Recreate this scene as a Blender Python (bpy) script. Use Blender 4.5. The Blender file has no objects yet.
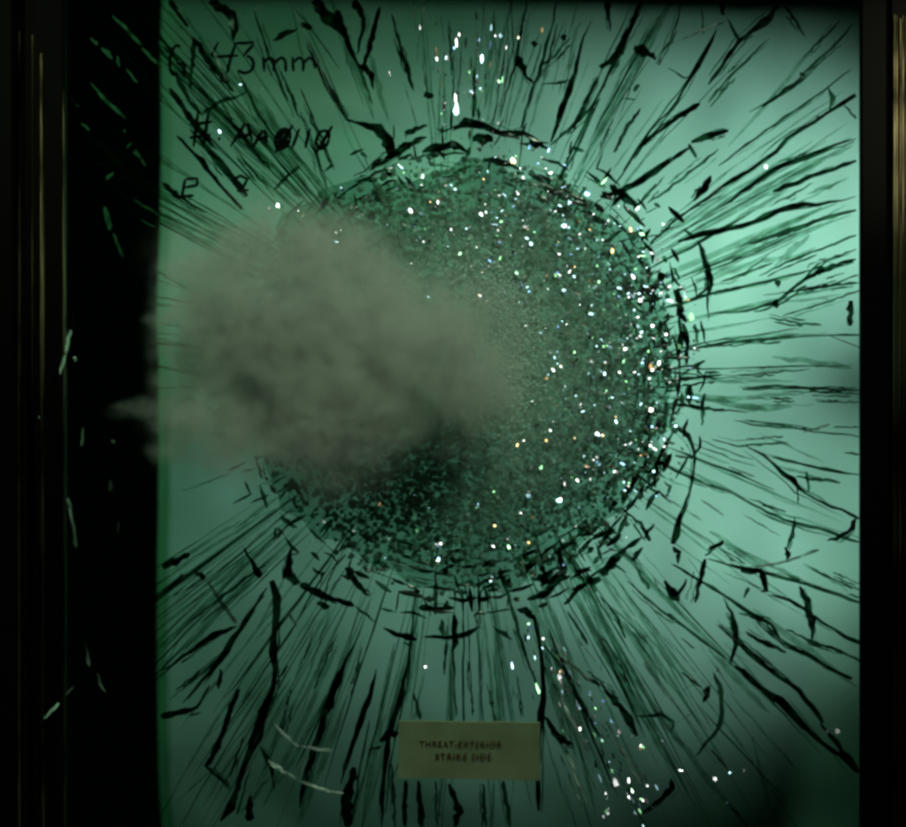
import bpy, math, random
from mathutils import Vector, noise

# ------------------------------------------------------------------ camera, world, lamps
S = 0.0006                      # metres per photo pixel on the front face of the pane
D = 1.5                         # camera to pane
W, H = 906.0, 827.0
sc = bpy.context.scene
col = sc.collection
random.seed(7)
R = random.Random(11)

CAM = Vector((0, -D, 0))
cd = bpy.data.cameras.new('camera'); cam = bpy.data.objects.new('camera', cd); col.objects.link(cam)
cam.location = CAM; cam.rotation_euler = (math.radians(90), 0, 0)
cd.sensor_width = 36; cd.lens = 36 * D / (W * S); cd.clip_start = 0.05; cd.clip_end = 50
cd.dof.use_dof = True; cd.dof.focus_distance = D + 0.004; cd.dof.aperture_fstop = 5.0
sc.camera = cam
w = bpy.data.worlds.new('World'); sc.world = w; w.use_nodes = True
w.node_tree.nodes['Background'].inputs[0].default_value = (0.30, 1.0, 0.55, 1)
w.node_tree.nodes['Background'].inputs[1].default_value = 0.0006
vs = sc.view_settings
vs.view_transform = 'Standard'; vs.look = 'None'; vs.exposure = 0; vs.gamma = 1; vs.use_curve_mapping = False
cy = sc.cycles
cy.use_denoising = True; cy.filter_width = 3.2
cy.transparent_max_bounces = 48; cy.max_bounces = 8; cy.volume_bounces = 2; cy.sample_clamp_indirect = 3
cy.volume_step_rate = 1.0; cy.adaptive_threshold = 0.03

def P(x, y, d=0.0):
    """photo pixel + depth behind the pane's front face -> point"""
    k = S * (D + d) / D
    return Vector(((x - W / 2) * k, d, (H / 2 - y) * k))

def lamp(name, kind, loc, target, energy, colr, **kw):
    l = bpy.data.lights.new(name, kind); o = bpy.data.objects.new(name, l); col.objects.link(o)
    l.energy = energy; l.color = colr
    for k, v in kw.items(): setattr(l, k, v)
    o.location = loc
    o.rotation_euler = (Vector(target) - Vector(loc)).to_track_quat('-Z', 'Y').to_euler()
    return o
BD = 0.30                       # backdrop depth
KEY = Vector((0.50, -0.85, 1.12))
# lamp behind the pane, out past the right rail, raking the backdrop sheet
lamp('backdrop_lamp', 'SPOT', (0.56, -0.02, 0.12), P(785, 350, BD), 17.0, (1.0, 1.0, 1.0),
     spot_size=math.radians(62), spot_blend=1.0, shadow_soft_size=0.026)
lamp('added_green_fill', 'AREA', (-0.62, -0.05, 0.16), P(330, 480, BD), 0.33, (0.34, 1.0, 0.44), shape='RECTANGLE', size=0.2, size_y=0.2)  # added green fill without a seen source, tints the dim cloth
# lamp in front, above and to the right: glints, dust, sticker
lamp('key_lamp', 'SPOT', KEY, P(400, 350, -0.05), 58.0, (0.70, 1.0, 0.68), spot_size=math.radians(34), spot_blend=1.0, shadow_soft_size=0.10)
lamp('added_rail_spot', 'SPOT', (-0.55, -0.55, 0.42), P(75, 125), 6.0, (0.85, 0.97, 0.62), spot_size=math.radians(26), spot_blend=1.0, shadow_soft_size=0.02)  # added spot, no source seen: lights the left strips and slivers
lamp('added_rail_spot', 'SPOT', (0.62, -0.50, 0.34), P(902, 105), 18.0, (1.0, 0.92, 0.66), spot_size=math.radians(17), spot_blend=1.0, shadow_soft_size=0.02)  # added spot, no source seen: lights the right strips

# ------------------------------------------------------------------ materials
def mat(name):
    m = bpy.data.materials.new(name); m.use_nodes = True
    nt = m.node_tree; nt.nodes.clear()
    out = nt.nodes.new('ShaderNodeOutputMaterial')
    return m, nt, out
def prin(nt, base, rough, spec=0.5, metal=0.0):
    b = nt.nodes.new('ShaderNodeBsdfPrincipled')
    b.inputs['Base Color'].default_value = (*base, 1); b.inputs['Roughness'].default_value = rough
    b.inputs['Specular IOR Level'].default_value = spec; b.inputs['Metallic'].default_value = metal
    return b
def transp(nt, c):
    t = nt.nodes.new('ShaderNodeBsdfTransparent'); t.inputs[0].default_value = (*c, 1); return t
def mix(nt, f, a, b):
    m = nt.nodes.new('ShaderNodeMixShader')
    if isinstance(f, (int, float)): m.inputs[0].default_value = f
    else: nt.links.new(f, m.inputs[0])
    nt.links.new(a.outputs[0], m.inputs[1]); nt.links.new(b.outputs[0], m.inputs[2]); return m
def noise_ramp(nt, scale, c0, c1, p0=0.35, p1=0.65, detail=5, stretch=(1, 1, 1)):
    tc = nt.nodes.new('ShaderNodeTexCoord'); mp = nt.nodes.new('ShaderNodeMapping'); mp.inputs['Scale'].default_value = stretch
    n = nt.nodes.new('ShaderNodeTexNoise'); n.inputs['Scale'].default_value = scale; n.inputs['Detail'].default_value = detail
    r = nt.nodes.new('ShaderNodeValToRGB')
    r.color_ramp.elements[0].position = p0; r.color_ramp.elements[0].color = (*c0, 1)
    r.color_ramp.elements[1].position = p1; r.color_ramp.elements[1].color = (*c1, 1)
    nt.links.new(tc.outputs['Object'], mp.inputs[0]); nt.links.new(mp.outputs[0], n.inputs[0]); nt.links.new(n.outputs[0], r.inputs[0])
    return r

M = {}
# green laminated glass
m, nt, out = mat('green_glass')
t = transp(nt, (0.635, 0.96, 0.84)); g = nt.nodes.new('ShaderNodeBsdfGlossy'); g.inputs['Roughness'].default_value = 0.02
fr = nt.nodes.new('ShaderNodeFresnel'); fr.inputs[0].default_value = 1.5
nt.links.new(mix(nt, fr.outputs[0], t, g).outputs[0], out.inputs[0]); M['glass'] = m
# fracture faces: dark, deep green, faint, pale; deflected light painted in as dark colour
def crackmat(name, tint, f0, f1, base, rough, scale=120):
    m, nt, out = mat(name)
    r = noise_ramp(nt, scale, (f0,) * 3, (f1,) * 3, 0.36, 0.6, 4)      # fracture faces clear in places
    nt.links.new(mix(nt, r.outputs[0], transp(nt, tint), prin(nt, base, rough)).outputs[0], out.inputs[0]); M[name] = m
crackmat('fracture_black', (0.22, 0.42, 0.30), 0.16, 0.92, (0.003, 0.010, 0.005), 0.28)
crackmat('fracture_dark', (0.38, 0.58, 0.46), 0.03, 0.55, (0.004, 0.012, 0.008), 0.2)
crackmat('fracture_green', (0.78, 0.88, 0.82), 0.0, 0.18, (0.01, 0.03, 0.02), 0.2)
m, nt, out = mat('fracture_pale'); g = nt.nodes.new('ShaderNodeBsdfGlossy'); g.inputs[0].default_value = (0.16, 0.18, 0.18, 1); g.inputs['Roughness'].default_value = 0.3
r = noise_ramp(nt, 120, (0.1,) * 3, (0.75,) * 3, 0.38, 0.62, 4)
nt.links.new(mix(nt, r.outputs[0], transp(nt, (0.95, 1, 0.97)), g).outputs[0], out.inputs[0]); M['fracture_pale'] = m
m, nt, out = mat('fracture_glint'); g = nt.nodes.new('ShaderNodeBsdfGlossy'); g.inputs[0].default_value = (0.16, 0.24, 0.19, 1); g.inputs['Roughness'].default_value = 0.3
nt.links.new(g.outputs[0], out.inputs[0]); M['fracture_glint'] = m
crackmat('fracture_lit', (0.5, 0.9, 0.7), 0.2, 0.95, (0.13, 0.30, 0.18), 0.3)  # backdrop mirrored in the left slivers, painted as green
# crushed glass crumbs with a tint of their own
m, nt, out = mat('crushed_glass')
at = nt.nodes.new('ShaderNodeAttribute'); at.attribute_name = 'tint'
t = nt.nodes.new('ShaderNodeBsdfTransparent')
gm = nt.nodes.new('ShaderNodeGamma'); gm.inputs[1].default_value = 0.75; nt.links.new(at.outputs['Color'], gm.inputs[0]); nt.links.new(gm.outputs[0], t.inputs[0])
b = prin(nt, (0.2, 0.3, 0.25), 0.3, 0.5); nt.links.new(at.outputs['Color'], b.inputs['Base Color'])
nt.links.new(mix(nt, 0.36, t, b).outputs[0], out.inputs[0]); M['crumb'] = m
# pulverised layer under the crumbs
m, nt, out = mat('pulverised_glass')
r = noise_ramp(nt, 260, (0.24, 0.34, 0.29), (0.42, 0.54, 0.48), 0.35, 0.65, 6); b = prin(nt, (0.1, 0.2, 0.15), 0.6, 0.2)
nt.links.new(r.outputs[0], b.inputs['Base Color'])
tc = nt.nodes.new('ShaderNodeTexCoord'); vl = nt.nodes.new('ShaderNodeVectorMath'); vl.operation = 'LENGTH'; nt.links.new(tc.outputs['Object'], vl.inputs[0])
mr = nt.nodes.new('ShaderNodeMapRange'); mr.inputs['From Min'].default_value = 215 * S; mr.inputs['From Max'].default_value = 140 * S
nt.links.new(vl.outputs['Value'], mr.inputs['Value'])
r2 = noise_ramp(nt, 130, (0.25,) * 3, (0.9,) * 3, 0.35, 0.62, 6)
mm = nt.nodes.new('ShaderNodeMath'); mm.operation = 'MULTIPLY'; nt.links.new(r2.outputs[0], mm.inputs[0]); nt.links.new(mr.outputs[0], mm.inputs[1])
nt.links.new(mix(nt, mm.outputs[0], transp(nt, (0.42, 0.58, 0.50)), b).outputs[0], out.inputs[0]); M['powder'] = m
m, nt, out = mat('powder_film')          # fine glass flour lying over the crumbs, thickest at the crater
b = prin(nt, (0.31, 0.47, 0.41), 0.8, 0.1)
tc = nt.nodes.new('ShaderNodeTexCoord'); vl = nt.nodes.new('ShaderNodeVectorMath'); vl.operation = 'LENGTH'; nt.links.new(tc.outputs['Object'], vl.inputs[0])
mr = nt.nodes.new('ShaderNodeMapRange'); mr.inputs['From Min'].default_value = 195 * S; mr.inputs['From Max'].default_value = 25 * S; mr.inputs['To Max'].default_value = 0.72
nt.links.new(vl.outputs['Value'], mr.inputs['Value'])
r2 = noise_ramp(nt, 150, (0.45,) * 3, (1.0,) * 3, 0.35, 0.65, 7)
mm = nt.nodes.new('ShaderNodeMath'); mm.operation = 'MULTIPLY'; nt.links.new(r2.outputs[0], mm.inputs[0]); nt.links.new(mr.outputs[0], mm.inputs[1])
nt.links.new(mix(nt, mm.outputs[0], transp(nt, (1, 1, 1)), b).outputs[0], out.inputs[0]); M['film'] = m
m, nt, out = mat('white_powder'); nt.links.new(mix(nt, 0.6, transp(nt, (0.85, 0.95, 0.9)), prin(nt, (0.62, 0.74, 0.70), 0.7, 0.2)).outputs[0], out.inputs[0]); M['white_powder'] = m
# mirror shard faces, the glints' rainbow tints put into their colour
for nm, c in (('glint_white', (1.4, 1, 1.4)), ('glint_cyan', (0.8, 0.95, 1.5)), ('glint_amber', (1.6, 0.72, 0.42)), ('glint_blue', (0.55, 0.75, 1.8)), ('glint_green', (0.55, 1, 0.62))):
    m, nt, out = mat(nm)
    g = nt.nodes.new('ShaderNodeBsdfGlossy'); g.inputs[0].default_value = (*[q * {'glint_white': 0.085, 'glint_cyan': 0.07}.get(nm, 0.05) for q in c], 1); g.inputs['Roughness'].default_value = 0.12
    nt.links.new(g.outputs[0], out.inputs[0]); M[nm] = m
# backdrop cloth
m, nt, out = mat('backdrop_cloth'); b = prin(nt, (0.75, 0.76, 0.75), 0.9, 0.1)
r = noise_ramp(nt, 7, (0.60, 0.62, 0.61), (0.80, 0.80, 0.79), 0.3, 0.7)
nt.links.new(r.outputs[0], b.inputs['Base Color']); nt.links.new(b.outputs[0], out.inputs[0]); M['cloth'] = m
# rails
m, nt, out = mat('black_metal'); b = prin(nt, (0.0012, 0.0012, 0.001), 0.5, 0.04)
nt.links.new(b.outputs[0], out.inputs[0]); M['black'] = m
m, nt, out = mat('bronze_metal'); b = prin(nt, (0.4, 0.3, 0.16), 0.32, 0.5, 1.0)
r = noise_ramp(nt, 60, (0.015, 0.014, 0.007), (0.26, 0.23, 0.13), 0.42, 0.62, 8, (6, 1, 0.25))
nt.links.new(r.outputs[0], b.inputs['Base Color'])
r2 = noise_ramp(nt, 90, (0.25,) * 3, (0.55,) * 3, 0.3, 0.7, 4, (6, 1, 0.1)); nt.links.new(r2.outputs[0], b.inputs['Roughness'])
nt.links.new(b.outputs[0], out.inputs[0]); M['bronze'] = m
# paper and ink
m, nt, out = mat('tan_paper'); b = prin(nt, (0.3, 0.26, 0.15), 0.8, 0.2)
r = noise_ramp(nt, 60, (0.135, 0.155, 0.095), (0.175, 0.195, 0.125)); nt.links.new(r.outputs[0], b.inputs['Base Color'])
nt.links.new(b.outputs[0], out.inputs[0]); M['paper'] = m
m, nt, out = mat('black_ink'); b = prin(nt, (0.002, 0.003, 0.002), 1.0, 0.0); nt.links.new(b.outputs[0], out.inputs[0]); M['ink'] = m
nt.links.new(mix(nt, 0.78, transp(nt, (0.6, 0.7, 0.6)), b).outputs[0], out.inputs[0])
m, nt, out = mat('red_brown_ink'); b = prin(nt, (0.07, 0.022, 0.008), 0.7, 0.2); nt.links.new(b.outputs[0], out.inputs[0]); M['print'] = m

# ------------------------------------------------------------------ helpers
def obj(name, verts, faces, material, parent=None, origin=None, kind=None, smooth=False):
    o0 = Vector(origin) if origin is not None else Vector((0, 0, 0))
    me = bpy.data.meshes.new(name); me.from_pydata([tuple(Vector(v) - o0) for v in verts], [], faces)
    if smooth:
        for p in me.polygons: p.use_smooth = True
    if material: me.materials.append(material)
    o = bpy.data.objects.new(name, me); col.objects.link(o); o.location = o0
    if parent: o.parent = parent; o.location = o0 - parent.location
    if kind: o['kind'] = kind
    return o
def tag(o, label, cat, group=None, kind=None):
    o['label'] = label; o['category'] = cat
    if group: o['group'] = group
    if kind: o['kind'] = kind
    return o
def empty(name, loc):
    o = bpy.data.objects.new(name, None); col.objects.link(o); o.location = loc; o.empty_display_size = 0.02; return o

def ribbon(pts, d, thick, jag=0.22, wob=0.5, nsub=None, rng=R):
    """pts: [(x,y,w)] in photo pixels -> spindle of diamond section lying d behind the front face"""
    seg = [math.hypot(b[0] - a[0], b[1] - a[1]) for a, b in zip(pts, pts[1:])]
    L = sum(seg) or 1
    n = nsub or max(4, min(14, int(L / 6) + 2))
    res = []
    for i in range(n + 1):
        s = L * i / n; k = 0
        while k < len(seg) - 1 and s > seg[k]: s -= seg[k]; k += 1
        u = min(1, s / (seg[k] or 1)); a, b = pts[k], pts[k + 1]
        res.append([a[j] + (b[j] - a[j]) * u for j in range(3)])
    V = []; F = []
    for i, (x, y, wd) in enumerate(res):
        a = res[max(0, i - 1)]; b = res[min(n, i + 1)]
        tx, ty = b[0] - a[0], b[1] - a[1]; q = math.hypot(tx, ty) or 1; nx, ny = -ty / q, tx / q
        if 0 < i < n: x += rng.uniform(-wob, wob); y += rng.uniform(-wob, wob)
        hl = max(0.12, wd / 2 * (1 + rng.uniform(-jag, jag))); hr = max(0.12, wd / 2 * (1 + rng.uniform(-jag, jag)))
        if i in (0, n): hl *= 0.55; hr *= 0.55
        th = thick * min(1, 0.3 + wd / 6)
        sk = rng.uniform(-0.3, 0.3) * wd / 2
        V += [P(x + nx * hl, y + ny * hl, d), P(x + nx * sk, y + ny * sk, d - th), P(x - nx * hr, y - ny * hr, d), P(x, y, d + th)]
    for i in range(n):
        for j in range(4):
            a, b = i * 4 + j, i * 4 + (j + 1) % 4
            F.append((a, b, b + 4, a + 4))
    F += [(3, 2, 1, 0), tuple(n * 4 + j for j in range(4))]
    return V, F

def boxmesh(x0, x1, z0, z1, y0, y1):
    V = [(x, y, z) for x in (x0, x1) for y in (y0, y1) for z in (z0, z1)]
    F = [(0, 1, 3, 2), (4, 6, 7, 5), (0, 4, 5, 1), (2, 3, 7, 6), (0, 2, 6, 4), (1, 5, 7, 3)]
    return V, F

# ------------------------------------------------------------------ backdrop sheet behind the pane
NX, NZ = 60, 60
V = []; F = []
xa0, xa1 = 159.0, 1010.0
for j in range(NZ + 1):
    v = j / NZ
    for i in range(NX + 1):
        u = i / NX
        py = (-10 + 17 * u) * (1 - v) + 960 * v
        left = xa0 + 3 * math.sin(v * 5.0 + 0.6) - 3.5 * math.exp(-((v - 0.33) / 0.12) ** 2) + 1.2 * noise.noise(Vector((v * 14, 0, 3)))
        px = left + (xa1 - left) * u
        q = Vector((px / 120.0, py / 150.0, 0.3))
        dd = BD + 0.006 * noise.noise(q) + 0.0025 * noise.noise(q * 2.7)
        dd += 0.016 * max(0, (45 - py) / 55) ** 2 + 0.022 * max(0, (py - 540) / 230) ** 2     # cloth curved away at top and foot to darken it there
        p = P(px, py, BD); V.append((p.x, dd, p.z))
for j in range(NZ):
    for i in range(NX):
        a = j * (NX + 1) + i; F.append((a, a + 1, a + NX + 2, a + NX + 1))
bd = obj('backdrop', V, F, M['cloth'], smooth=True)
sm = bd.modifiers.new('solid', 'SOLIDIFY'); sm.thickness = 0.002; sm.offset = 1
bd['kind'] = 'structure'

# ------------------------------------------------------------------ holding frame
frame = empty('test_frame', (0, 0, -0.30))
tag(frame, 'black metal holding frame with bronze edge strips around the shattered pane', 'frame')
zt, zb = 0.272, -0.30
def profile(name, prof, z0, z1, material):
    """prof: closed list of (px, depth) swept upright"""
    V = []; F = []; n = len(prof)
    for z in (z0, z1):
        for (x, d) in prof: V.append(((x - W / 2) * S, d, z))
    for i in range(n): F.append((i, (i + 1) % n, n + (i + 1) % n, n + i))
    F += [tuple(range(n - 1, -1, -1)), tuple(range(n, 2 * n))]
    return obj(name, V, F, material, frame, origin=((prof[0][0] - W / 2) * S, 0, z0))
# upright rails lap over the pane edge
profile('rail', [(-60, 0.06), (-60, -0.014), (15.5, -0.014), (17.0, -0.012), (17, 0.002), (18, 0.06)], zb, zt, M['black'])
profile('rail', [(17.3, -0.0003), (17.3, -0.0022), (36, -0.0022), (36, -0.008), (64, -0.008), (66, -0.007), (67, -0.004), (67, -0.0003)], zb, zt, M['black'])
profile('rail', [(859, -0.0003), (859, -0.003), (861, -0.006), (889, -0.006), (889, -0.0003)], zb, zt, M['black'])
profile('rail', [(897, 0.06), (889.2, -0.0003), (889.2, -0.010), (990, -0.010), (990, 0.06)], zb, zt, M['black'])
V, F = boxmesh((67.2 - W / 2) * S, (858.8 - W / 2) * S, 0.2615, 0.285, -0.006, -0.0003); obj('rail', V, F, M['black'], frame, origin=(0, 0, 0.2615))
V, F = boxmesh((67.2 - W / 2) * S, (858.8 - W / 2) * S, -0.30, -0.2645, -0.006, -0.0003); obj('rail', V, F, M['black'], frame, origin=(0, 0, -0.30))
# unseen post and bars, added with a clamp that shades part of the cloth
for zz in (zb, zt - 0.02):
    V, F = boxmesh(0.3225, 0.5018, zz, zz + 0.02, 0.058, 0.078); obj('added_bar', V, F, M['black'], frame, origin=(0.3225, 0.058, zz))
V, F = boxmesh(0.502, 0.53, zb, zt, 0.055, 0.08); obj('added_post', V, F, M['black'], frame, origin=(0.502, 0.055, zb))
V, F = boxmesh(0.466, 0.5018, 0.078, 0.1030, 0.062, 0.076); obj('cutoff', V, F, M['black'], frame, origin=(0.465, 0.062, 0.076))  # unseen block added to throw the dark patch on the cloth
# rounded bronze strips along the rails
def strip(x0, x1, d0, z0, z1, bulge, n=6):
    prof = [(x0, d0)]
    for i in range(n + 1):
        a = math.pi * i / n
        prof.append(((x0 + x1) / 2 - math.cos(a) * (x1 - x0) / 2, d0 - 0.0004 - bulge * math.sin(a)))
    prof.append((x1, d0))
    return profile('edge_strip', prof, z0, z1, M['bronze'])
z = lambda y: (H / 2 - y) * S
strip(-1.5, 1.5, -0.0139, zb, z(70), 0.0006)  # left strips: rail-edge highlights put in as bronze strips
strip(17.5, 21.5, -0.0021, zb, z(32), 0.0012)
strip(32, 35.6, -0.0021, zb, z(36), 0.0010)
strip(42.5, 46.5, -0.0079, zb, z(55), 0.0002)
strip(64.5, 67.2, -0.0069, zb, z(92), 0.0005)
for x0, x1, bl in ((890, 892.4, .0008), (892.8, 894.6, .0005), (895, 898.6, .0016), (899, 900.8, .0005), (901.2, 904.4, .0014), (904.8, 907, .0006), (907.4, 912, .001)):
    strip(x0, x1, -0.0099, zb, z(14 + R.uniform(0, 8)), bl)

# ------------------------------------------------------------------ the shattered pane
pane = empty('glass_pane', (0, 0, -0.29))
tag(pane, 'thick green laminated glass pane shattered around a bullet impact', 'glass pane')
V, F = boxmesh((19 - W / 2) * S, (888 - W / 2) * S, -0.29, 0.28, 0, 0.043)
obj('glass_sheet', V, F, M['glass'], pane, origin=(0, 0, -0.29))
CX, CY = 462.0, 372.0

CROPS = {'A': (0, 0, 2.953), 'L': (0, 0, 5.033), 'B': (300, 0, 2.953), 'C': (600, 0, 2.954), 'D': (0, 270, 2.953), 'F': (600, 270, 2.954),
         'G': (0, 547, 2.953), 'H': (300, 547, 2.953), 'I': (600, 547, 2.954)}
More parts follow.
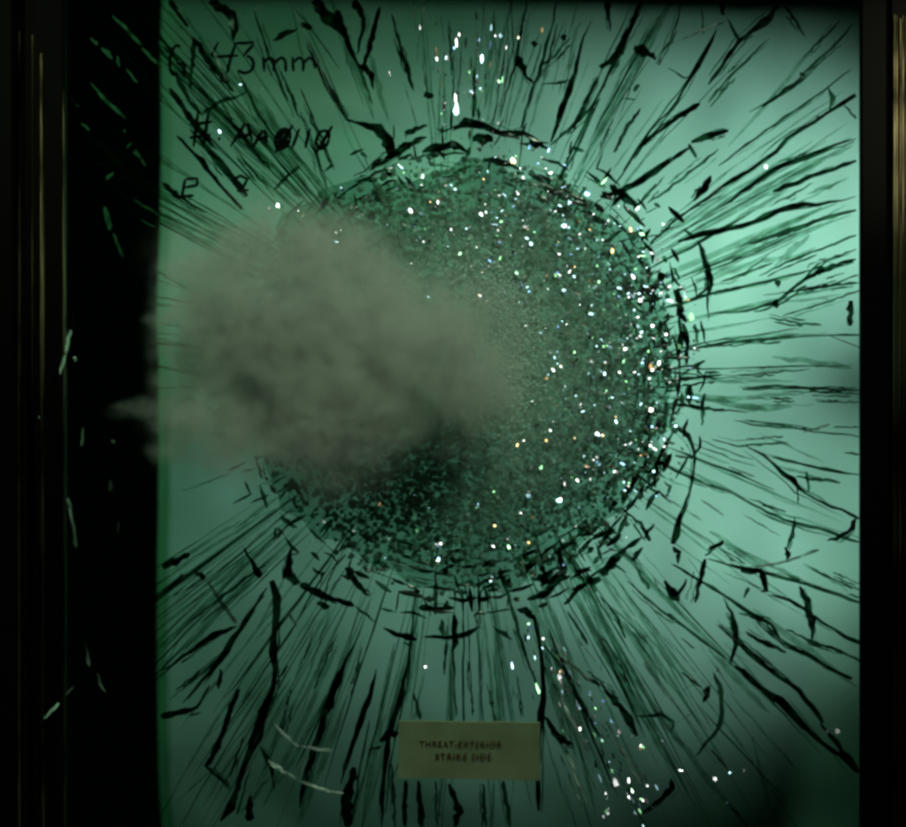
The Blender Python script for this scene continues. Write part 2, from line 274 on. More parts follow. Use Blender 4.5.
# fracture lines read off the photograph: "x y width" along each one
DARK = {
'A': """500 0 20 555 80 10|620 0 50 690 50 40 690 120 16|570 110 18 620 190 20 690 270 12|570 115 10 560 260 14|805 120 8 840 100 26 880 82 6|
750 30 6 790 150 10 850 300 10|600 335 12 640 303 14 690 290 10 730 268 6|810 560 12 850 520 12 886 490 10|500 190 8 560 300 18 600 340 8|
500 260 14 570 360 22 640 440 8|650 300 6 740 430 12 800 500 6|520 400 10 600 480 20 660 560 14 720 620 6|480 540 20 560 600 12 610 630 4|700 210 6 760 330 10 830 440 6|
830 210 5 860 290 9 886 350 6|560 380 8 650 480 24 730 580 18|690 430 4 760 520 8 810 580 5""",
'B': """0 70 16 35 85 22|40 0 44 90 60 46 140 110 16|110 30 26 150 150 14 185 210 6|235 20 12 205 140 22 185 215 8|180 190 14 205 215 30 218 265 6|
270 40 6 300 150 14 318 210 22 335 270 5|20 130 8 90 280 14 140 350 18|60 200 5 130 340 9|130 350 8 190 368 16 235 385 38 265 430 42 280 460 26|
210 500 18 270 465 26 320 425 26 375 405 8|310 395 24 345 380 20 378 370 8|360 450 14 400 435 34 450 425 30 500 450 8|
450 385 8 490 360 30 540 370 22 600 395 22 660 395 24 735 440 12|510 410 34 570 410 34|680 410 22 705 435 36|515 200 5 515 290 14 512 345 18|
440 60 3 455 200 6 452 290 7|740 420 10 780 310 30 810 220 18 835 110 8 860 60 4|640 165 22 652 190 36 665 225 14 690 245 10|686 122 20 698 136 22|770 108 22 786 110 26|
705 200 10 745 170 12 800 110 5|710 250 4 780 243 12 795 235 4|650 380 10 680 290 10 715 190 14 740 90 10 760 0 8|590 350 5 610 270 8 640 180 10 660 60 10 670 0 8|
790 400 8 830 330 12 880 230 14|740 430 8 820 360 10 886 290 8|680 510 16 740 560 30 790 590 16|750 615 16 800 640 36|365 280 20 395 282 22|0 260 6 60 400 10 100 500 6|
160 0 30 190 60 20 170 160 8|0 330 6 50 470 9 80 560 5|290 470 20 330 455 14|540 470 20 600 480 26 650 500 12""",
'C': """20 0 26 28 60 10 30 95 4|0 200 30 40 170 20 90 80 18 125 0 18|100 140 26 130 150 48 165 175 12|100 270 18 115 250 18|65 290 3 103 296 6|0 270 8 60 160 12 100 60 10|
245 0 5 215 100 7 165 190 6|355 0 24 365 45 18|300 20 5 305 100 7|345 85 8 305 170 22 265 230 14 215 320 9 150 380 8 90 480 8 30 560 8|200 200 4 250 232 7 262 225 6|
375 55 6 410 115 16|530 15 18 490 60 28 440 100 18 415 115 16 350 210 18 320 250 8|545 15 10 580 65 14 608 110 5|500 115 4 430 180 8 360 250 8 320 300 6|
295 305 18 250 330 22 200 370 12 140 410 8 100 470 6|590 215 16 607 222 18|600 230 10 540 270 14 475 320 8|710 60 6 640 130 8 600 170 4|745 70 6 690 140 9 640 180 10 560 260 6 440 330 4|
740 205 6 660 270 8 570 330 8 470 400 8 350 490 6|675 260 12 688 290 18 678 325 8|755 280 28 700 315 18 650 350 12 560 400 12 530 440 18 460 490 22 380 540 14 290 600 10 200 670 8|
640 345 18 650 352 20|720 310 6 757 350 12|380 385 14 330 400 24 270 420 18|262 425 18 285 468 10|270 430 10 200 480 20 130 530 24 60 570 22 0 580 20|350 440 6 290 490 12 200 560 10 140 600 8|
328 518 10 312 548 36 275 595 6|757 410 6 680 430 10 600 470 20 530 490 16 470 530 16 420 570 12 360 610 6|757 475 14 680 500 14 620 520 12 560 548 22 510 565 8|630 540 4 560 580 8 500 610 4|
755 580 8 700 595 6 640 605 14 580 605 26 500 635 26 440 660 20 370 680 22 300 690 18 230 715 12|757 620 14 680 640 12 580 675 16 500 700 12 410 730 5|757 695 8 650 735 8 560 770 12 470 815 6|
757 735 6 640 780 7 600 827 6|757 765 8 660 795 20 605 825 10|30 545 18 50 570 22 110 610 26|160 600 10 178 612 12|290 710 12 315 790 18 320 827 26|250 680 14 280 705 16|215 790 10 235 827 12|
120 320 6 75 380 18 40 450 8|40 350 6 0 440 10|190 520 5 100 620 9|230 640 6 150 720 10""",
'F': """310 0 16 325 25 30 318 70 10 320 150 4|660 0 14 600 30 14 560 60 10 525 95 16 430 120 10 330 128 8|516 36 20 534 40 22|510 96 22 530 104 24|765 15 6 690 40 6 560 80 5|
765 38 8 690 45 8 600 60 6 480 75 4|620 0 8 470 40 10 330 70 10 250 95 14 170 120 10|740 90 22 738 165 20|765 62 6 640 105 8 540 135 5|500 140 5 590 158 10 655 162 8|
765 192 10 680 190 8 560 200 8 460 205 8 360 215 10 270 235 12 180 260 10|590 172 4 440 195 5 300 215 7 200 245 6|765 355 9 640 348 8 520 345 8 420 352 10|765 366 7 640 362 5 540 358 5|
310 268 14 270 290 18 240 312 8|180 330 10 260 320 10 360 310 8|180 390 8 300 410 8 440 420 5|560 295 3 380 300 3|570 380 4 450 380 4|395 445 4 480 460 8 580 468 8 650 480 6 765 492 8|
300 385 10 305 430 16 300 460 12|195 395 16 190 480 16|215 455 10 250 480 20 268 500 14 280 540 10 275 610 10 255 690 12 240 720 20 215 810 36|330 500 4 400 520 8 470 515 8 550 510 8|
430 520 6 490 550 12 540 600 14 575 630 28 590 650 10 650 685 8 740 720 12 765 735 14|490 545 4 590 570 8 680 590 8 765 605 8|580 610 8 640 620 10 710 628 12|610 595 8 615 655 12|582 640 6 584 690 6|
430 680 8 500 720 14 560 745 14 650 765 14 765 805 12|440 675 5 550 715 8|755 735 14 740 765 22 710 790 16 670 800 6|575 730 6 565 790 10 550 827 8|60 530 6 160 560 14 240 600 12 300 630 12 380 655 8 450 690 5|
150 480 14 130 545 14|205 500 10 170 560 22 160 640 14|120 590 20 90 640 20 70 660 18|190 625 8 210 640 14 195 670 8|0 730 10 50 780 14|60 700 10 120 750 10 150 800 20|20 690 18 50 690 20|0 785 20 40 770 30|
365 800 20 320 827 10|270 510 4 380 555 5 460 580 3|190 10 30 160 60 22|230 60 20 240 130 30|150 80 16 150 130 20|110 250 22 150 225 24|180 150 20 175 200 20|280 160 16 290 215 10|720 540 5 765 545 9|640 388 4 765 390 6|
690 465 8 765 465 5|100 570 14 115 545 10|60 600 20 20 640 16|240 180 20 235 260 14|85 140 14 60 200 10""",
'G': """480 60 36 560 20 18|500 120 12 540 80 18|575 75 14 605 95 22|480 365 8 560 310 14 600 280 34 650 250 20 700 235 8|560 225 8 650 150 12 720 100 10 790 40 6|720 0 6 745 50 14 770 90 30|
800 100 40 820 140 40 815 230 26 808 310 24 815 400 20 790 460 34 770 540 50 740 590 24 705 700 18 680 780 34 650 810 16|860 0 8 850 90 40 886 105 24|790 120 8 720 220 14 680 290 22 620 370 14 540 460 8|
475 500 30 540 485 22 580 475 10 620 410 10|650 360 10 650 400 24 645 420 8|705 420 20 680 480 20 655 560 14 640 600 20 605 650 24|610 650 14 660 695 12 680 720 4|770 590 14 800 650 16 812 715 6|
720 560 6 690 650 10 680 680 5|740 735 18 735 810 30|850 350 5 760 490 10|500 450 4 600 370 8 680 300 5|480 140 6 560 80 6|740 650 5 700 790 8|860 420 5 830 560 8""",
'H': """0 110 26 60 140 26 160 175 18|50 165 18 85 180 30|140 60 40 165 110 24 205 145 14|165 175 10 220 220 8|245 240 8 300 262 22 345 275 20|365 265 8 450 265 18 500 255 20 530 235 8|350 180 18 400 182 22 455 180 20|
400 110 14 400 200 14|460 130 16 495 135 18|455 200 18 455 290 26 452 320 8 462 500 6|570 235 5 600 255 18 628 275 6|150 300 6 100 420 30 60 540 26 10 700 24 0 770 10|225 360 6 195 470 22 150 600 20 120 700 8|
320 320 5 300 440 20 265 540 20 245 720 18 240 827 10|160 650 24 140 760 46 140 827 36|235 575 12 268 550 36 292 548 16|200 600 8 240 590 12|335 430 10 355 510 18|310 690 14 310 827 20|350 690 14 360 827 26|
440 700 18 470 780 28 460 827 28|600 690 14 620 827 16|550 400 4 580 520 10|590 60 10 630 200 14 670 330 12 710 440 12|690 200 18 710 300 14 718 400 14 715 500 26 700 600 18 705 780 16|720 290 8 790 380 18 850 500 16 886 560 10|
720 500 10 770 570 28 810 590 8|640 90 10 690 50 20 740 0 16|670 155 14 730 140 30 775 70 36 760 20 20 750 0 12|640 185 10 670 190 30 690 215 10|780 170 14 840 110 20 886 90 40|780 20 8 840 100 16|790 190 10 840 270 16 850 290 6|
740 300 6 850 390 12 886 410 14|545 195 5 620 185 8|40 250 4 10 330 8|110 260 5 40 420 9|190 320 4 150 440 7|640 380 4 660 500 7|500 330 3 510 500 5|270 640 8 280 827 12|540 700 10 550 827 10|400 690 8 405 827 8""",
'I': """0 80 40 40 40 30 80 0 12|215 0 14 235 20 20 230 50 10|190 100 14 215 140 44 235 160 14|255 95 10 230 140 20|310 35 14 300 90 20 280 165 12|345 0 8 310 25 12|415 70 18 450 68 24 480 75 20 488 130 22 475 132 8|
440 120 14 425 150 10|320 35 8 420 65 8 520 85 12 620 115 10 690 140 16 770 165 12|545 0 10 558 25 26 550 40 8|590 115 10 610 160 26 625 220 24 628 280 8|210 50 5 330 120 12 420 180 14 500 225 12 535 275 8|
410 195 6 480 215 16 505 225 6|365 150 5 385 190 10 400 235 26 405 290 18 380 350 8|430 250 10 490 285 20 550 312 10|350 230 8 390 270 8 440 310 18 500 360 20 570 410 20 620 460 22 660 520 18|650 520 8 700 580 18 765 665 24|
395 350 14 440 385 32 480 420 22 540 460 30 600 525 26 640 570 10 720 620 14 760 665 20|500 140 6 560 155 12 650 220 10 720 260 12 770 285 22|550 245 10 640 285 12 720 310 8 770 340 16|440 200 5 530 280 8 620 320 14 680 360 10 745 388 24|
80 100 6 170 180 10 270 250 10 370 330 10|0 145 8 50 200 10 75 270 14|40 180 4 130 270 8 160 300 4|100 50 8 145 125 16|240 270 6 280 300 8|240 370 6 300 415 14|305 460 10 315 430 26 325 410 10|
335 370 8 355 410 16 360 470 14 360 520 18 330 560 14 280 620 6|0 400 8 40 450 20 80 500 30 110 560 18|110 500 8 180 495 18 220 520 16 210 545 6|210 685 14 210 715 24 180 745 22 120 790 12|330 600 8 375 655 10|390 770 10 415 795 10|
600 50 4 700 100 6 770 130 6|350 0 5 430 50 7|730 140 4 770 150 8|0 260 5 60 340 8 100 440 5""",
}
PALE = {
'L': """565 75 8 640 150 28 710 225 18|715 240 20 760 290 26 815 340 12|455 190 10 490 225 24|510 240 14 540 265 36 565 295 16|590 280 14 600 335 20|635 345 14 690 415 20|455 415 6 530 500 30 630 595 18|800 210 16 825 238 22|
250 215 6 305 295 10|285 325 12 320 355 16|345 480 6 395 535 12|410 620 14 450 655 20|625 650 12 630 668 10|640 745 18 660 720 12|670 760 14 705 795 16|200 185 18 218 178 18""",
'A': """315 530 18 335 510 14|310 610 18 325 680 22|335 690 12 365 760 14|395 590 8 470 635 12|415 650 5 460 670 8|400 440 6 430 490 9|720 45 4 790 8 8""",
'D': """130 175 10 125 230 16 138 295 6|115 315 14 120 440 10|212 105 5 205 190 14 185 310 12|216 256 12 226 268 14|243 465 8 243 520 12|330 500 12 338 512 14|325 620 14 325 655 18|348 740 8 350 780 10|192 610 12 195 660 18 215 740 12 232 820 14|152 510 6 158 545 8|175 790 6 178 827 6""",
'G': """240 260 3 255 300 6 264 340 14 268 352 8|258 365 5 200 430 9 140 500 14|285 375 6 300 410 10 315 430 5|610 100 6 650 160 12 700 225 10|850 190 8 875 235 12|790 630 12 840 665 10 886 690 8|805 520 5 850 565 10 886 590 8""",
'H': """0 690 9 60 715 9 130 730 7|0 585 5 100 605 11|740 300 5 800 350 8 860 395 6|720 350 6 780 470 12 830 560 6|740 520 5 800 640 12 850 760 6|770 620 5 830 760 10""",
'B': """520 30 6 525 180 10|575 60 4 580 200 8|455 120 4 458 180 8|640 90 4 700 20 6|600 400 4 660 370 6""",
'C': """210 132 4 300 90 8 370 60 6""",
'F': """380 580 4 455 610 8|180 665 4 300 740 8|300 680 5 365 725 8|600 480 5 680 455 8|670 190 3 765 230 5""",
'I': """225 520 8 285 485 5|245 425 4 285 400 8|430 60 4 520 50 8 570 35 7 650 10 9|130 350 4 230 480 7|130 340 8 150 365 5|20 520 4 90 640 9|60 600 4 120 700 8""",
}
n_crack = 0
def parse(tab):
    for k, txt in tab.items():
        ox, oy, s = CROPS[k]
        for item in txt.replace('\n', '').split('|'):
            v = [float(q) for q in item.split()]
            if len(v) >= 6: yield k, [(ox + v[i] / s, oy + v[i + 1] / s, v[i + 2] / s) for i in range(0, len(v) - 2, 3)]
def tilt(V):                            # turns a fracture face square to lamp and eye, so it glints
    c = sum(V, Vector()) / len(V); n = ((CAM - c).normalized() + (KEY - c).normalized()).normalized()
    return [v + Vector((0, -(n.x * (v.x - c.x) + n.z * (v.z - c.z)) / n.y, 0)) for v in V]
def add_crack(pts, material, d, thick=0.0012, face_lamp=False, **kw):
    V, F = ribbon(pts, d, thick, **kw)
    if face_lamp: V = tilt(V)
    return obj('crack', V, F, material, pane, origin=V[0])
for k, pts in parse(DARK):
    wm = max(p[2] for p in pts)
    pts = [(a, b, c * 0.80) for a, b, c in pts]
    mt = M['fracture_black'] if wm > 6.2 else M['fracture_dark']
    add_crack(pts, mt, R.uniform(0.003, 0.016), jag=0.42, wob=0.8); n_crack += 1
for k, pts in parse(PALE):
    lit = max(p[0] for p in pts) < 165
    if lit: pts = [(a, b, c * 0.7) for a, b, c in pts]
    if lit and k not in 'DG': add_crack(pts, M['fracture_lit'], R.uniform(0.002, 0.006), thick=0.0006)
    else: add_crack(pts, M['fracture_glint' if lit else 'fracture_pale'], -0.003, thick=0.0003, face_lamp=True)

# many more fine radial cracks: too many to count, one part per look
def streak(th, r0, L, wd, bend):
    pts = []
    for i in range(5):
        u = i / 4; r = r0 + L * u; a = th + bend * (u - 0.5)
        pts.append((CX + r * math.cos(a), CY + r * math.sin(a), wd * (0.18 + math.sin(math.pi * (0.06 + 0.88 * u)) ** 0.8)))
    return pts
acc = {'fracture_pale': ([], []), 'fracture_dark': ([], []), 'fracture_green': ([], []), 'fracture_black': ([], [])}
def put(key, pts, d, thick=0.0006, face_lamp=False, **kw):
    V, F = ribbon(pts, d, thick, **kw)
    if face_lamp: V = tilt(V)
    A = acc[key]; b = len(A[0]); A[0].extend(V); A[1].extend([tuple(i + b for i in f) for f in F])
def density(th):
    dg = math.degrees(th) % 360         # 0 right, 90 down, 180 left, 270 up
    if dg < 25 or dg > 340: return 0.35
    if 25 <= dg < 75: return 0.6
    if 75 <= dg < 140: return 1.0
    if 200 < dg < 275: return 1.0
    return 0.75
for k, pts in list(parse(DARK)):
    L = math.hypot(pts[-1][0] - pts[0][0], pts[-1][1] - pts[0][1])
    if L < 30: continue
    for q in range(3 if L > 60 else 2):
        ox, oy = R.gauss(0, 3.0), R.gauss(0, 3.0); a, b = sorted((R.uniform(0, 0.5), R.uniform(0.5, 1)))
        n = len(pts) - 1; sl = []
        for u in (a, a + (b - a) * 0.33, a + (b - a) * 0.67, b):
            f = u * n; i = min(n - 1, int(f)); f -= i
            sl.append((pts[i][0] + (pts[i + 1][0] - pts[i][0]) * f + ox, pts[i][1] + (pts[i + 1][1] - pts[i][1]) * f + oy, R.uniform(0.5, 2.4)))
        put(R.choice(('fracture_dark', 'fracture_green', 'fracture_dark')), sl, R.uniform(0.004, 0.02), nsub=9, wob=0.8, jag=0.6)
for i in range(110):                    # pale glinting edges
    th = R.choice((R.uniform(0, 6.283), R.gauss(1.05, 0.22), R.gauss(-1.5, 0.2)))
    pts = streak(th, R.uniform(225, 400), R.uniform(20, 120), R.uniform(0.5, 1.3), R.gauss(0, 0.02))
    if any(p[0] < 170 or p[0] > 857 or p[1] < -22 or p[1] > 850 for p in pts): continue
    if any(390 < p[0] < 548 and 712 < p[1] < 788 for p in pts): continue
    put('fracture_pale', pts, -0.002, thick=0.0003, face_lamp=True, nsub=7, wob=0.4, jag=0.6)
# crazed net inside and around the crushed disc
for i in range(1900):
    th = R.uniform(0, 6.283); r = R.uniform(40, 222)
    if R.random() < 0.55:
        da = R.uniform(6, 30) / r
        pts = [(CX + r * math.cos(th + da * u), CY + r * math.sin(th + da * u), R.uniform(0.6, 1.7)) for u in (-0.5, -0.17, 0.17, 0.5)]
    else:
        L = R.uniform(6, 26)
        pts = [(CX + (r + L * u) * math.cos(th + R.gauss(0, 0.004)), CY + (r + L * u) * math.sin(th), R.uniform(0.6, 1.6)) for u in (-0.5, 0, 0.5)]
    put(R.choice(('fracture_dark', 'fracture_green', 'fracture_green') if r > 150 else ('fracture_green', 'fracture_green', 'fracture_dark')), pts, R.uniform(-0.0035, -0.001), thick=0.0003, nsub=3, wob=0.4)
# blocky net of the rim, heaviest to the right
for r0 in (178, 192, 204, 216, 229, 243):
    th = 0.0
    while th < 6.283:
        da = R.uniform(10, 30) / r0; dg = math.degrees(th) % 360
        pr = 0.62 if (dg > 285 or dg < 100) else 0.3
        if r0 > 225: pr *= 0.75
        if R.random() < pr:
            q = r0 + R.gauss(0, 3); wd = R.uniform(1.6, 4.2) * ((2.0 if r0 in (204, 229) else 1.2) if pr > 0.35 else 1)
            put('fracture_black', [(CX + q * math.cos(th), CY + q * math.sin(th), wd * 0.6), (CX + (q + R.gauss(0, 2)) * math.cos(th + da / 2), CY + (q + R.gauss(0, 2)) * math.sin(th + da / 2), wd), (CX + (q + R.gauss(0, 3)) * math.cos(th + da), CY + q * math.sin(th + da), wd * 0.4)], R.uniform(-0.002, 0.004), nsub=4)
        if R.random() < pr * 0.9:
            L = R.uniform(8, 22); wd = R.uniform(1.2, 3.6); a = th + R.gauss(0, 0.02)
            put('fracture_black', [(CX + r0 * math.cos(th), CY + r0 * math.sin(th), wd), (CX + (r0 + L) * math.cos(a), CY + (r0 + L) * math.sin(a), wd * 0.5)], R.uniform(-0.002, 0.004), nsub=3)
        th += da
cnt = 0
CL = [R.uniform(0, 6.283) for i in range(46)]
while cnt < 430:
    th = R.gauss(R.choice(CL), 0.035) if R.random() < 0.8 else R.uniform(0, 6.283)
    if R.random() > density(th): continue
    r0 = R.uniform(205, 470) if R.random() < 0.8 else R.uniform(180, 260)
    L = R.uniform(40, 290); wd = R.choice((0.6, 0.8, 1.0, 1.2, 1.6, 2.6))
    key = R.choices(('fracture_dark', 'fracture_green', 'fracture_black'), (0.36, 0.60, 0.04))[0]
    if key == 'fracture_green': wd *= 2.2
    if key == 'fracture_black': wd *= 0.9
    pts = streak(th, r0, L, wd, R.gauss(0, 0.022))
    if any(p[0] < 74 or p[0] > 857 or p[1] < -22 or p[1] > 850 for p in pts): continue
    if 395 < pts[2][0] < 545 and 715 < pts[2][1] < 785: continue
    put(key, pts, R.uniform(0.004, 0.03), nsub=9, wob=0.7, jag=0.5); cnt += 1
# short radial and ring-wise breaks at the rim of the crushed disc
for i in range(260):
    th = R.uniform(0, 2 * math.pi); r = R.gauss(213, 20)
    x, y = CX + r * math.cos(th), CY + r * math.sin(th)
    a = th + (math.pi / 2 if R.random() < 0.6 else 0) + R.gauss(0, 0.22)
    L = R.uniform(7, 26) * 0.5; wd = R.uniform(1.6, 6.5)
    put(R.choices(('fracture_black', 'fracture_dark'), (0.45, 0.55))[0],
        [(x - L * math.cos(a), y - L * math.sin(a), wd * 0.4), (x, y, wd), (x + L * math.cos(a), y + L * math.sin(a), wd * 0.5)], R.uniform(0.0, 0.008), nsub=4)
for key, (V, F) in acc.items():
    obj('fine_cracks', V, F, M[key], pane, kind='stuff')

# crushed glass disc: jittered rings of small tilted crumbs
def crumbs():
    V = []; F = []; C = []
    r = 4.0
    while r < 244:
        step = 4.6 if r < 150 else 5.6
        n = max(5, int(2 * math.pi * r / step)); ph = R.random()
        for i in range(n):
            keep = 1.0 if r < 165 else max(0.0, 1 - (r - 165) / 62.0)
            if R.random() > keep: continue
            th = 2 * math.pi * (i + ph + R.uniform(-0.3, 0.3)) / n
            rr = r + R.uniform(-2, 2)
            x, y = CX + rr * math.cos(th), CY + rr * math.sin(th)
            k = R.randint(4, 6); s0 = R.uniform(2.0, 4.4)
            d = R.uniform(-0.003, -0.0005)
            tx, tz = R.gauss(-0.10, 0.16), R.gauss(0.10, 0.16)
            b = len(V); a0 = R.uniform(0, 6.3)
            for j in range(k):
                a = a0 + 2 * math.pi * j / k; q = s0 * R.uniform(0.65, 1.15)
                dx, dy = q * math.cos(a), q * math.sin(a)
                V.append(P(x + dx, y + dy, d + (dx * tx + dy * tz) * S))
            V.append(P(x + R.uniform(-1, 1), y + R.uniform(-1, 1), d - s0 * S * R.uniform(0.08, 0.4)))
            V.append(P(x, y, d + 0.0015))
            for j in range(k):
                F.append((b + j, b + (j + 1) % k, b + k)); F.append((b + (j + 1) % k, b + j, b + k + 1))
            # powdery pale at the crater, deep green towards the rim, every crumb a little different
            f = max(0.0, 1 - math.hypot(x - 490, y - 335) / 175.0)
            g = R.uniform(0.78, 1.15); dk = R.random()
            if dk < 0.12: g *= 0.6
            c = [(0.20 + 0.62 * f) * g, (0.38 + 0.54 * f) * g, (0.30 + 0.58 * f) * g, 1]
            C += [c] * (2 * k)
        r += 4.2
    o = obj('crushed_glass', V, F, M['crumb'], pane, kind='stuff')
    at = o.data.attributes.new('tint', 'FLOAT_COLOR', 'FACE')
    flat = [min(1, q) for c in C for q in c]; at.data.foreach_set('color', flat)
crumbs()
V = [P(CX, CY, 0.0055)]; F = []; n = 96
for ring in (0.35, 0.7, 1.0):
    for i in range(n):
        th = 2 * math.pi * i / n
        r = 215 * ring * (1 + (0.12 * noise.noise(Vector((math.cos(th) * 2.2, math.sin(th) * 2.2, 5))) + R.uniform(-.035, .035)) * ring)
        V.append(P(CX + r * math.cos(th), CY + r * math.sin(th), 0.0055 + R.uniform(-.0004, .0004)))
for i in range(n): F.append((0, 1 + (i + 1) % n, 1 + i))
for k in (0, 1):
    for i in range(n):
        a = 1 + k * n + i; b = 1 + k * n + (i + 1) % n; F.append((a, b, b + n, a + n))
obj('crushed_layer', V, F, M['powder'], pane, origin=P(CX, CY, 0.0055))

cf = P(478, 352, -0.0042); V = [cf]; F = []; n = 64
for ring in (0.25, 0.5, 0.75, 1.0):
    for i in range(n):
        th = 2 * math.pi * i / n; r = 196 * ring
        V.append(P(478 + r * math.cos(th), 352 + r * math.sin(th), -0.0042 + R.uniform(-.0003, .0003)))
for i in range(n): F.append((0, 1 + (i + 1) % n, 1 + i))
for k in (0, 1, 2):
    for i in range(n):
        a = 1 + k * n + i; b = 1 + k * n + (i + 1) % n; F.append((a, b, b + n, a + n))
obj('powder_film', V, F, M['film'], pane, origin=cf)
# pale powder heaped along the crater lip
V = []; F = []
for i in range(2400):
    th = R.gauss(-0.12, 0.62); r = R.gauss(78, 15); x, y = 440 + r * math.cos(th), 350 + r * math.sin(th) * 1.15
    p = P(x, y, R.uniform(-0.0075, -0.0048)); q = R.uniform(0.7, 2.0) * S; b = len(V); a = R.uniform(0, 6.3)
    V += [p + Vector((q * math.cos(a + 2.1 * j), 0, q * math.sin(a + 2.1 * j))) for j in range(3)] + [p + Vector((0, -q * 0.6, 0))]
    F += [(b, b + 1, b + 3), (b + 1, b + 2, b + 3), (b + 2, b, b + 3), (b, b + 2, b + 1)]
obj('powder_heap', V, F, M['white_powder'], pane, kind='stuff')

# shards with one face each turned to mirror the front lamp
SHM = [M['glint_white']] * 5 + [M['glint_cyan']] * 4 + [M['glint_amber'], M['glint_blue'], M['glint_green'], M['glint_green']]
def shard(x, y, wx, wy, d, spread=0.09, ang=0.0):
    p = P(x, y, d)
    n = ((CAM - p).normalized() + (KEY - p).normalized()).normalized()
    n = (n + Vector((R.gauss(0, spread), R.gauss(0, spread), R.gauss(0, spread)))).normalized()
    u = Vector((1, 0, 0)); u = (u - n * u.dot(n)).normalized(); v = n.cross(u)
    u, v = u * math.cos(ang) + v * math.sin(ang), v * math.cos(ang) - u * math.sin(ang)
    k = 5; a0 = R.uniform(0, 6.3); V = []
    for j in range(k):
        a = a0 + 2 * math.pi * j / k; q = R.uniform(0.45, 1.2)
        V.append(p + (u * math.cos(a) * wx + v * math.sin(a) * wy) * S * 0.5 * q)
    V.append(p - n * S * 0.4 * (wx + wy))
    F = [tuple(range(k))] + [((j + 1) % k, j, k) for j in range(k)]
    return V, F
GL = {'B': "410 205 12 26|458 130 10 30|523 240 16 44|537 268 14 22|588 248 18 40|593 105 14 18|424 310 20 60|461 325 22 58|430 370 14 14|715 90 12 30|530 120 8 40|125 560 18 18|410 590 18 36|325 622 24 24|345 650 20 18|362 520 14 20|535 633 20 18|630 475 30 20|740 510 18 16|808 600 24 20|785 668 44 18|848 572 18 18|810 530 14 14|528 440 24 20|665 670 22 18|830 700 20 16|575 663 40 8|505 268 14 16|645 110 10 14|640 570 12 16|530 590 14 16|720 468 18 14",
 'C': "35 740 18 22|172 765 20 18|98 815 20 18|20 660 22 18|90 680 20 18|125 690 22 18|60 720 12 14|490 492 10 14|185 660 14 14|165 775 14 14",
 'F': "98 75 18 18|120 90 18 26|268 135 30 40|150 285 20 34|30 228 30 16|75 236 20 18|235 225 16 22|230 380 16 26|150 412 20 20|148 460 18 18|35 580 30 16|95 17 16 16|195 190 14 16|205 90 24 14|250 70 14 26|265 378 12 18|150 520 12 14|190 500 14 20|85 630 10 14|5 490 14 18|25 405 30 20|160 595 10 10|125 275 14 14",
 'H': "640 155 36 30|680 235 22 24|718 270 14 20|765 385 18 44|745 370 12 30|830 530 14 30|408 40 22 22|565 95 26 20|855 125 16 16|845 575 12 20|770 400 14 40|855 430 12 30|370 355 10 10|690 370 8 12|405 5 14 14",
 'I': "703 545 22 26|672 545 12 12|340 688 20 22|185 580 18 24|55 548 18 24|8 455 20 24|45 695 30 40|125 590 16 26|425 660 14 14|385 667 12 12|20 780 20 24|375 755 12 12|138 705 10 16|5 570 12 14|85 690 8 30|20 735 12 16|8 800 16 20|95 560 10 14|240 660 20 10|350 362 16 16",
 'A': "795 615 14 20|820 605 14 18|648 388 10 14|710 250 14 10|775 260 10 10|20 92 4 4",
 'E': "532 75 20 18|575 365 22 22|655 155 14 16|710 185 18 14|748 295 12 20|770 285 10 14|655 40 18 30|640 10 12 14|780 60 20 16|858 130 18 20|855 200 16 26|810 495 12 14|853 505 16 22|878 485 18 18|712 585 18 18|780 635 22 22|672 665 28 26|685 730 16 18|765 680 24 14|340 670 14 16|345 770 16 14|575 755 14 16|410 815 24 20|385 800 12 12|850 580 22 14|600 280 12 12|635 125 20 12|685 390 18 14|880 570 10 14|740 245 10 12|527 705 16 12|810 20 12 12|755 15 20 24|865 315 14 20|785 410 14 14|728 320 10 10|840 545 14 12"}
CROPS['E'] = (300, 270, 2.953)
extra = []
for k, txt in GL.items():
    ox, oy, s = CROPS[k]
    for item in txt.split('|'):
        x, y, a, b = (float(q) for q in item.split())
        V, F = [], []; big = max(a, b) / s
        for q in range(1 if big < 4.5 else R.randint(2, 3)):
            sx = R.uniform(-0.32, 0.32) * a / s * (q > 0); sy = R.uniform(-0.4, 0.4) * b / s * (q > 0); f = 0.85 if q == 0 else 0.5
            v, fc = shard(ox + x / s + sx, oy + y / s + sy, a / s * f * R.uniform(0.7, 1.1), b / s * f * R.uniform(0.7, 1.1), R.uniform(-0.0072, -0.0045), 0.05)
            nb = len(V); V += v; F += [tuple(t_ + nb for t_ in ff) for ff in fc]
            if q == 0 and big >= 4.5: obj('glass_shard', v, fc, R.choice(SHM), pane, origin=v[0])
            elif big < 4.5: obj('glass_shard', v, fc, R.choice(SHM), pane, origin=v[0])
            else: extra.append((v, fc))
sacc = {}
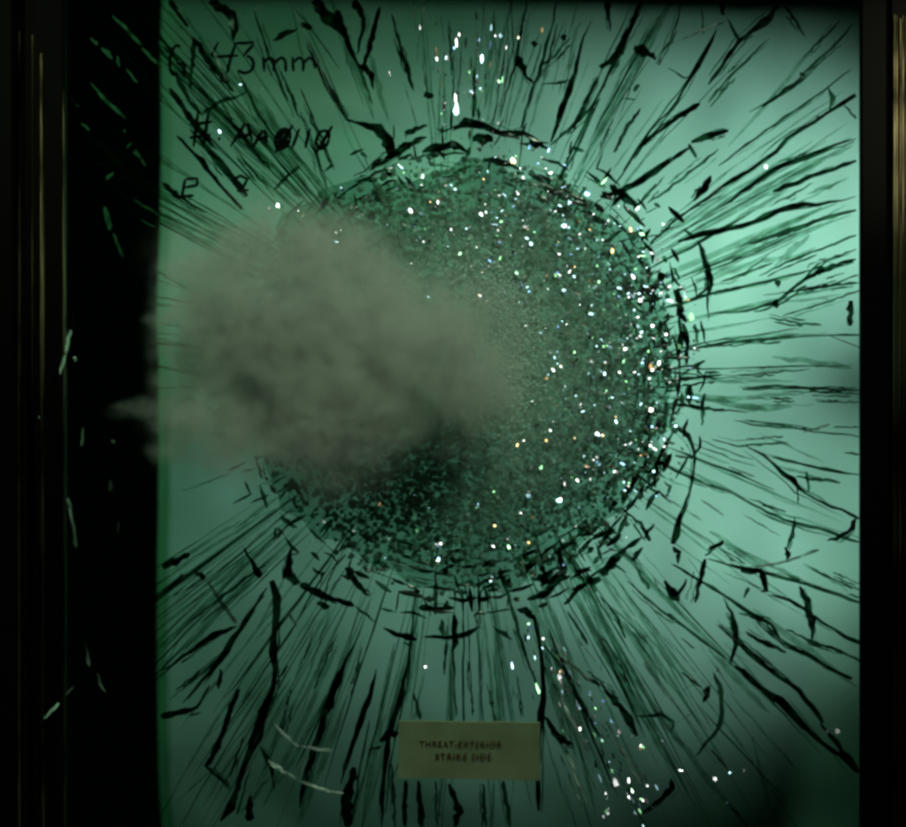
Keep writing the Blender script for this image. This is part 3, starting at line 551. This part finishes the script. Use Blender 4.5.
for i in range(2300):
    th = R.gauss(-0.45, 0.8) if R.random() < 0.75 else R.uniform(0, 6.283)
    r = R.triangular(70, 245, 205)
    x, y = CX + r * math.cos(th), CY + r * math.sin(th)
    if i % 15 == 0: t_ = R.random(); x, y = 535 + 110 * t_ + R.gauss(0, 14), 640 + 175 * t_ + R.gauss(0, 12)      # streaky trail below the disc
    if i % 40 == 0: x, y = R.gauss(470, 28), R.uniform(20, 125)
    q = R.choice((1.2, 1.6, 2.0, 2.4, 3.2))
    st = math.hypot(x - CX, y - CY) > 235             # streaks lie along the cracks outside the disc
    ang = -math.atan2(y - CY, x - CX) if st else R.uniform(0, 3.1)
    V, F = shard(x, y, q * (R.uniform(2.0, 5.0) if st else R.choice((0.5, 1.1, 1.9))), q * R.choice((0.4, 0.6, 0.9)), R.uniform(-0.007, -0.003), 0.08, ang)
    mt = R.choice(SHM); A = sacc.setdefault(mt.name, ([], [], mt)); b = len(A[0]); A[0].extend(V); A[1].extend([tuple(j + b for j in f) for f in F])
for V, F in extra:
    mt = R.choice(SHM); A = sacc.setdefault(mt.name, ([], [], mt)); b = len(A[0]); A[0].extend(V); A[1].extend([tuple(j + b for j in f) for f in F])
for nm, (V, F, mt) in sacc.items():
    obj('fine_shards', V, F, mt, pane, kind='stuff')

# ------------------------------------------------------------------ marker writing on the pane
def pen(strokes, wd=2.6):
    V = []; F = []
    for st in strokes:
        v, f = ribbon([(140 + x / 4.118, 20 + y / 4.118, wd) for x, y in st], -0.0006, 0.0004, jag=0.15, wob=0.15, nsub=max(3, len(st) * 2))
        b = len(V); V += v; F += [tuple(i + b for i in q) for q in f]
    return V, F
def ell(cx, cy, rx, ry, a0=0, a1=360, n=12, lean=0.0):
    out = []
    for i in range(n + 1):
        a = math.radians(a0 + (a1 - a0) * i / n); yy = ry * math.sin(a)
        out.append((cx + rx * math.cos(a) - lean * yy, cy + yy))
    return out
lines = [
 # G.. 43mm
 [ell(148, 165, 26, 62, -60, -300, 10, 0.1), [(150, 180), (182, 178), (180, 235)],
  [(322, 90), (290, 154), (404, 146)], [(395, 95), (375, 150), (358, 220)],
  [(385, 96), (476, 92), (425, 148)], ell(432, 182, 36, 36, -80, 140, 9),
  [(508, 150), (512, 212)], [(512, 175), (535, 152), (552, 165), (552, 212)], [(552, 178), (580, 152), (600, 168), (600, 214)],
  [(628, 150), (632, 212)], [(632, 175), (655, 152), (672, 165), (672, 212)], [(672, 178), (696, 154), (716, 166), (722, 200)]],
 # # : AA0110
 [[(240, 375), (220, 522)], [(282, 375), (262, 522)], [(208, 432), (298, 418)], [(204, 486), (292, 470)],
  [(326, 452), (334, 458)], [(322, 486), (330, 492)],
  [(372, 522), (440, 414), (462, 500)], [(402, 484), (462, 468)],
  [(462, 526), (512, 444), (524, 510)], [(482, 492), (528, 480)],
  ell(588, 490, 30, 42, 0, 360, 12, 0.2), ell(590, 490, 16, 30, 0, 360, 9, 0.2), [(556, 548), (630, 432)],
  [(656, 446), (626, 528)], [(700, 446), (680, 528)], ell(752, 492, 26, 38, 0, 360, 12, 0.2), [(722, 552), (792, 436)]],
 # last line, mostly lost in the cracks
 [[(186, 655), (180, 690), (172, 728)], [(186, 655), (235, 652), (236, 680), (184, 690)], [(172, 728), (222, 722)]],
 [[(385, 655), (415, 640), (442, 656), (425, 690), (392, 702), (448, 700)]],
]
for i, ln in enumerate(lines):
    V, F = pen(ln, (3.3, 3.7, 3.2, 3.2)[i])
    o = obj('marker_writing', V, F, M['ink'], pane, origin=V[0])
    o['label'] = ('black handwritten thickness note 43mm', 'black handwritten sample number AA0110', 'black handwritten letter E among cracks', 'black handwritten figure among cracks')[i]

# ------------------------------------------------------------------ paper sticker
p0 = P(469, 780); sticker = empty('paper_sticker', (p0.x, 0, p0.z))
tag(sticker, 'tan paper sticker with two printed lines stuck on the cracked glass', 'sticker')
V = []; F = []
nx, nz = 14, 6
xs = [398.5 + 141.5 * i / nx for i in range(nx + 1)]
for j in range(nz + 1):
    for i, x in enumerate(xs):
        v = j / nz; u = i / nx
        y = (721.5 + 1.5 * u) * (1 - v) + (778 + 2.5 * u) * v
        V.append(P(x + R.uniform(-.25, .25), y + (R.uniform(-.4, .4) if j in (0, nz) else 0), -0.0062 - 0.0003 * math.sin(u * 7 + v)))
n1 = len(V)
V += [v + Vector((0, 0.0060, 0)) for v in V[:n1]]
for j in range(nz):
    for i in range(nx):
        a = j * (nx + 1) + i; F.append((a, a + nx + 1, a + nx + 2, a + 1)); F.append((n1 + a, n1 + a + 1, n1 + a + nx + 2, n1 + a + nx + 1))
bord = [i for i in range(nx + 1)] + [j * (nx + 1) + nx for j in range(1, nz + 1)] + [nz * (nx + 1) + i for i in range(nx - 1, -1, -1)] + [j * (nx + 1) for j in range(nz - 1, 0, -1)]
for a, b in zip(bord, bord[1:] + bord[:1]): F.append((a, b, b + n1, a + n1))
obj('paper', V, F, M['paper'], sticker, origin=(p0.x, 0, p0.z))
def text(body, cx, cy, hpx, wpx):
    cu = bpy.data.curves.new('lettering', 'FONT'); cu.body = body; cu.align_x = 'CENTER'; cu.align_y = 'CENTER'; cu.size = 1; cu.space_character = 1.25; cu.extrude = 0.01; cu.offset = 0.012
    o = bpy.data.objects.new('tmp_lettering', cu); col.objects.link(o); bpy.context.view_layer.update()
    me = bpy.data.meshes.new_from_object(o.evaluated_get(bpy.context.evaluated_depsgraph_get()))
    bpy.data.objects.remove(o)
    mx = [v.co.x for v in me.vertices]; my = [v.co.y for v in me.vertices]
    kx = wpx * S / (max(mx) - min(mx)); ky = hpx * S / (max(my) - min(my)); c = P(cx, cy, -0.0069)
    ox = (max(mx) + min(mx)) / 2; oy = (max(my) + min(my)) / 2
    for v in me.vertices:
        v.co = Vector(((v.co.x - ox) * kx, -v.co.z * 0.004, (v.co.y - oy) * ky))
    me.materials.append(M['print'])
    t = bpy.data.objects.new('printed_line', me); col.objects.link(t); t.parent = sticker; t.location = c - sticker.location
    return t
text('THREAT-EXTERIOR', 461, 744, 6.2, 82)
text('STRIKE SIDE', 464, 756.5, 6.2, 56)

# ------------------------------------------------------------------ dust thrown off the impact
# ellipsoid puffs: px centre, distance in front of the pane, px half sizes
PUFFS = [(425, 352, -0.045, 130, 120, 66, 1.2), (355, 345, -0.075, 150, 130, 80, 1.1), (270, 335, -0.085, 140, 130, 80, 1.1), (280, 390, -0.08, 145, 116, 75, 1.1),
         (216, 345, -0.09, 86, 124, 60, 1.4), (320, 435, -0.07, 120, 84, 60, 0.9), (214, 415, -0.09, 88, 78, 45, 1.4), (152, 412, -0.09, 58, 10, 12, 2.6), (175, 420, -0.09, 52, 20, 22, 1.6),
         (265, 250, -0.07, 135, 74, 55, 0.8), (460, 398, -0.04, 100, 80, 45, 1.0), (335, 258, -0.05, 95, 66, 50, 0.6), (204, 288, -0.08, 66, 82, 45, 1.1),
         (165, 318, -0.09, 34, 16, 18, 2.4), (168, 362, -0.09, 36, 20, 20, 2.0), (172, 448, -0.09, 42, 20, 20, 1.6), (124, 406, -0.09, 26, 7, 8, 2.6), (172, 266, -0.085, 30, 22, 20, 1.2), (160, 385, -0.09, 30, 14, 15, 2.0), (508, 342, -0.014, 62, 96, 22, 0.55)]
V = []; F = []
NU, NV = 16, 10
geo = []
for (x, y, d, a, b, c, wt) in PUFFS:
    ctr = P(x, y, d); k = (D + d) / D; rad = Vector((a * S * k, c * S, b * S * k)); geo.append((ctr, rad, wt))
    base = len(V)
    for j in range(NV + 1):
        ph = math.pi * j / NV
        for i in range(NU):
            th = 2 * math.pi * i / NU
            n = Vector((math.sin(ph) * math.cos(th), math.sin(ph) * math.sin(th), math.cos(ph)))
            V.append(ctr + Vector((n.x * (rad.x + .006), n.y * (rad.y + .006), n.z * (rad.z + .006))))
    for j in range(NV):
        for i in range(NU):
            i2 = (i + 1) % NU
            F.append((base + j * NU + i, base + j * NU + i2, base + (j + 1) * NU + i2, base + (j + 1) * NU + i))
m, nt, out = mat('dust_volume')
N = nt.nodes.new; Lk = nt.links.new
geoN = N('ShaderNodeNewGeometry')
pos = geoN.outputs['Position']
# turbulence bends the puffs
nz1 = N('ShaderNodeTexNoise'); nz1.inputs['Scale'].default_value = 14; nz1.inputs['Detail'].default_value = 4; Lk(pos, nz1.inputs[0])
sub = N('ShaderNodeVectorMath'); sub.operation = 'SUBTRACT'; Lk(nz1.outputs['Color'], sub.inputs[0]); sub.inputs[1].default_value = (0.5, 0.5, 0.5)
scl = N('ShaderNodeVectorMath'); scl.operation = 'SCALE'; Lk(sub.outputs[0], scl.inputs[0]); scl.inputs['Scale'].default_value = 0.034
add = N('ShaderNodeVectorMath'); add.operation = 'ADD'; Lk(pos, add.inputs[0]); Lk(scl.outputs[0], add.inputs[1])
tot = None
def math_(op, a, b=None, cutoff=False):
    n = N('ShaderNodeMath'); n.operation = op; n.use_clamp = cutoff
    for i, q in enumerate((a, b)):
        if q is None: continue
        if isinstance(q, (int, float)): n.inputs[i].default_value = q
        else: Lk(q, n.inputs[i])
    return n.outputs[0]
for ctr, rad, wt in geo:
    s1 = N('ShaderNodeVectorMath'); s1.operation = 'SUBTRACT'; Lk(add.outputs[0], s1.inputs[0]); s1.inputs[1].default_value = ctr
    s2 = N('ShaderNodeVectorMath'); s2.operation = 'DIVIDE'; Lk(s1.outputs[0], s2.inputs[0]); s2.inputs[1].default_value = rad
    ln = N('ShaderNodeVectorMath'); ln.operation = 'LENGTH'; Lk(s2.outputs[0], ln.inputs[0])
    f = math_('SUBTRACT', 1.0, ln.outputs['Value'], True)
    f = math_('MULTIPLY', math_('MULTIPLY', f, f), wt)
    tot = f if tot is None else math_('ADD', tot, f)
nz2 = N('ShaderNodeTexNoise'); nz2.inputs['Scale'].default_value = 34; nz2.inputs['Detail'].default_value = 8; nz2.inputs['Roughness'].default_value = 0.6; Lk(pos, nz2.inputs[0])
er = math_('MULTIPLY', math_('SUBTRACT', nz2.outputs[0], 0.33, True), 3.4)
nz3 = N('ShaderNodeTexNoise'); nz3.inputs['Scale'].default_value = 85; nz3.inputs['Detail'].default_value = 5; nz3.inputs['Roughness'].default_value = 0.65; Lk(add.outputs[0], nz3.inputs[0])
er = math_('MULTIPLY', er, math_('MULTIPLY', math_('SUBTRACT', nz3.outputs[0], 0.34, True), 5.6))
dens = math_('MULTIPLY', math_('MULTIPLY', tot, er), 215.0)
pv = N('ShaderNodeVolumePrincipled'); pv.inputs['Color'].default_value = (0.81, 0.80, 0.77, 1); pv.inputs['Anisotropy'].default_value = 0.1
Lk(dens, pv.inputs['Density']); Lk(pv.outputs[0], out.inputs['Volume'])
dust = obj('dust_cloud', V, F, m)
rm = dust.modifiers.new('remesh', 'REMESH'); rm.mode = 'VOXEL'; rm.voxel_size = 0.006
tag(dust, 'brownish grey dust plume blown off the bullet impact in the glass', 'dust cloud', kind='stuff')
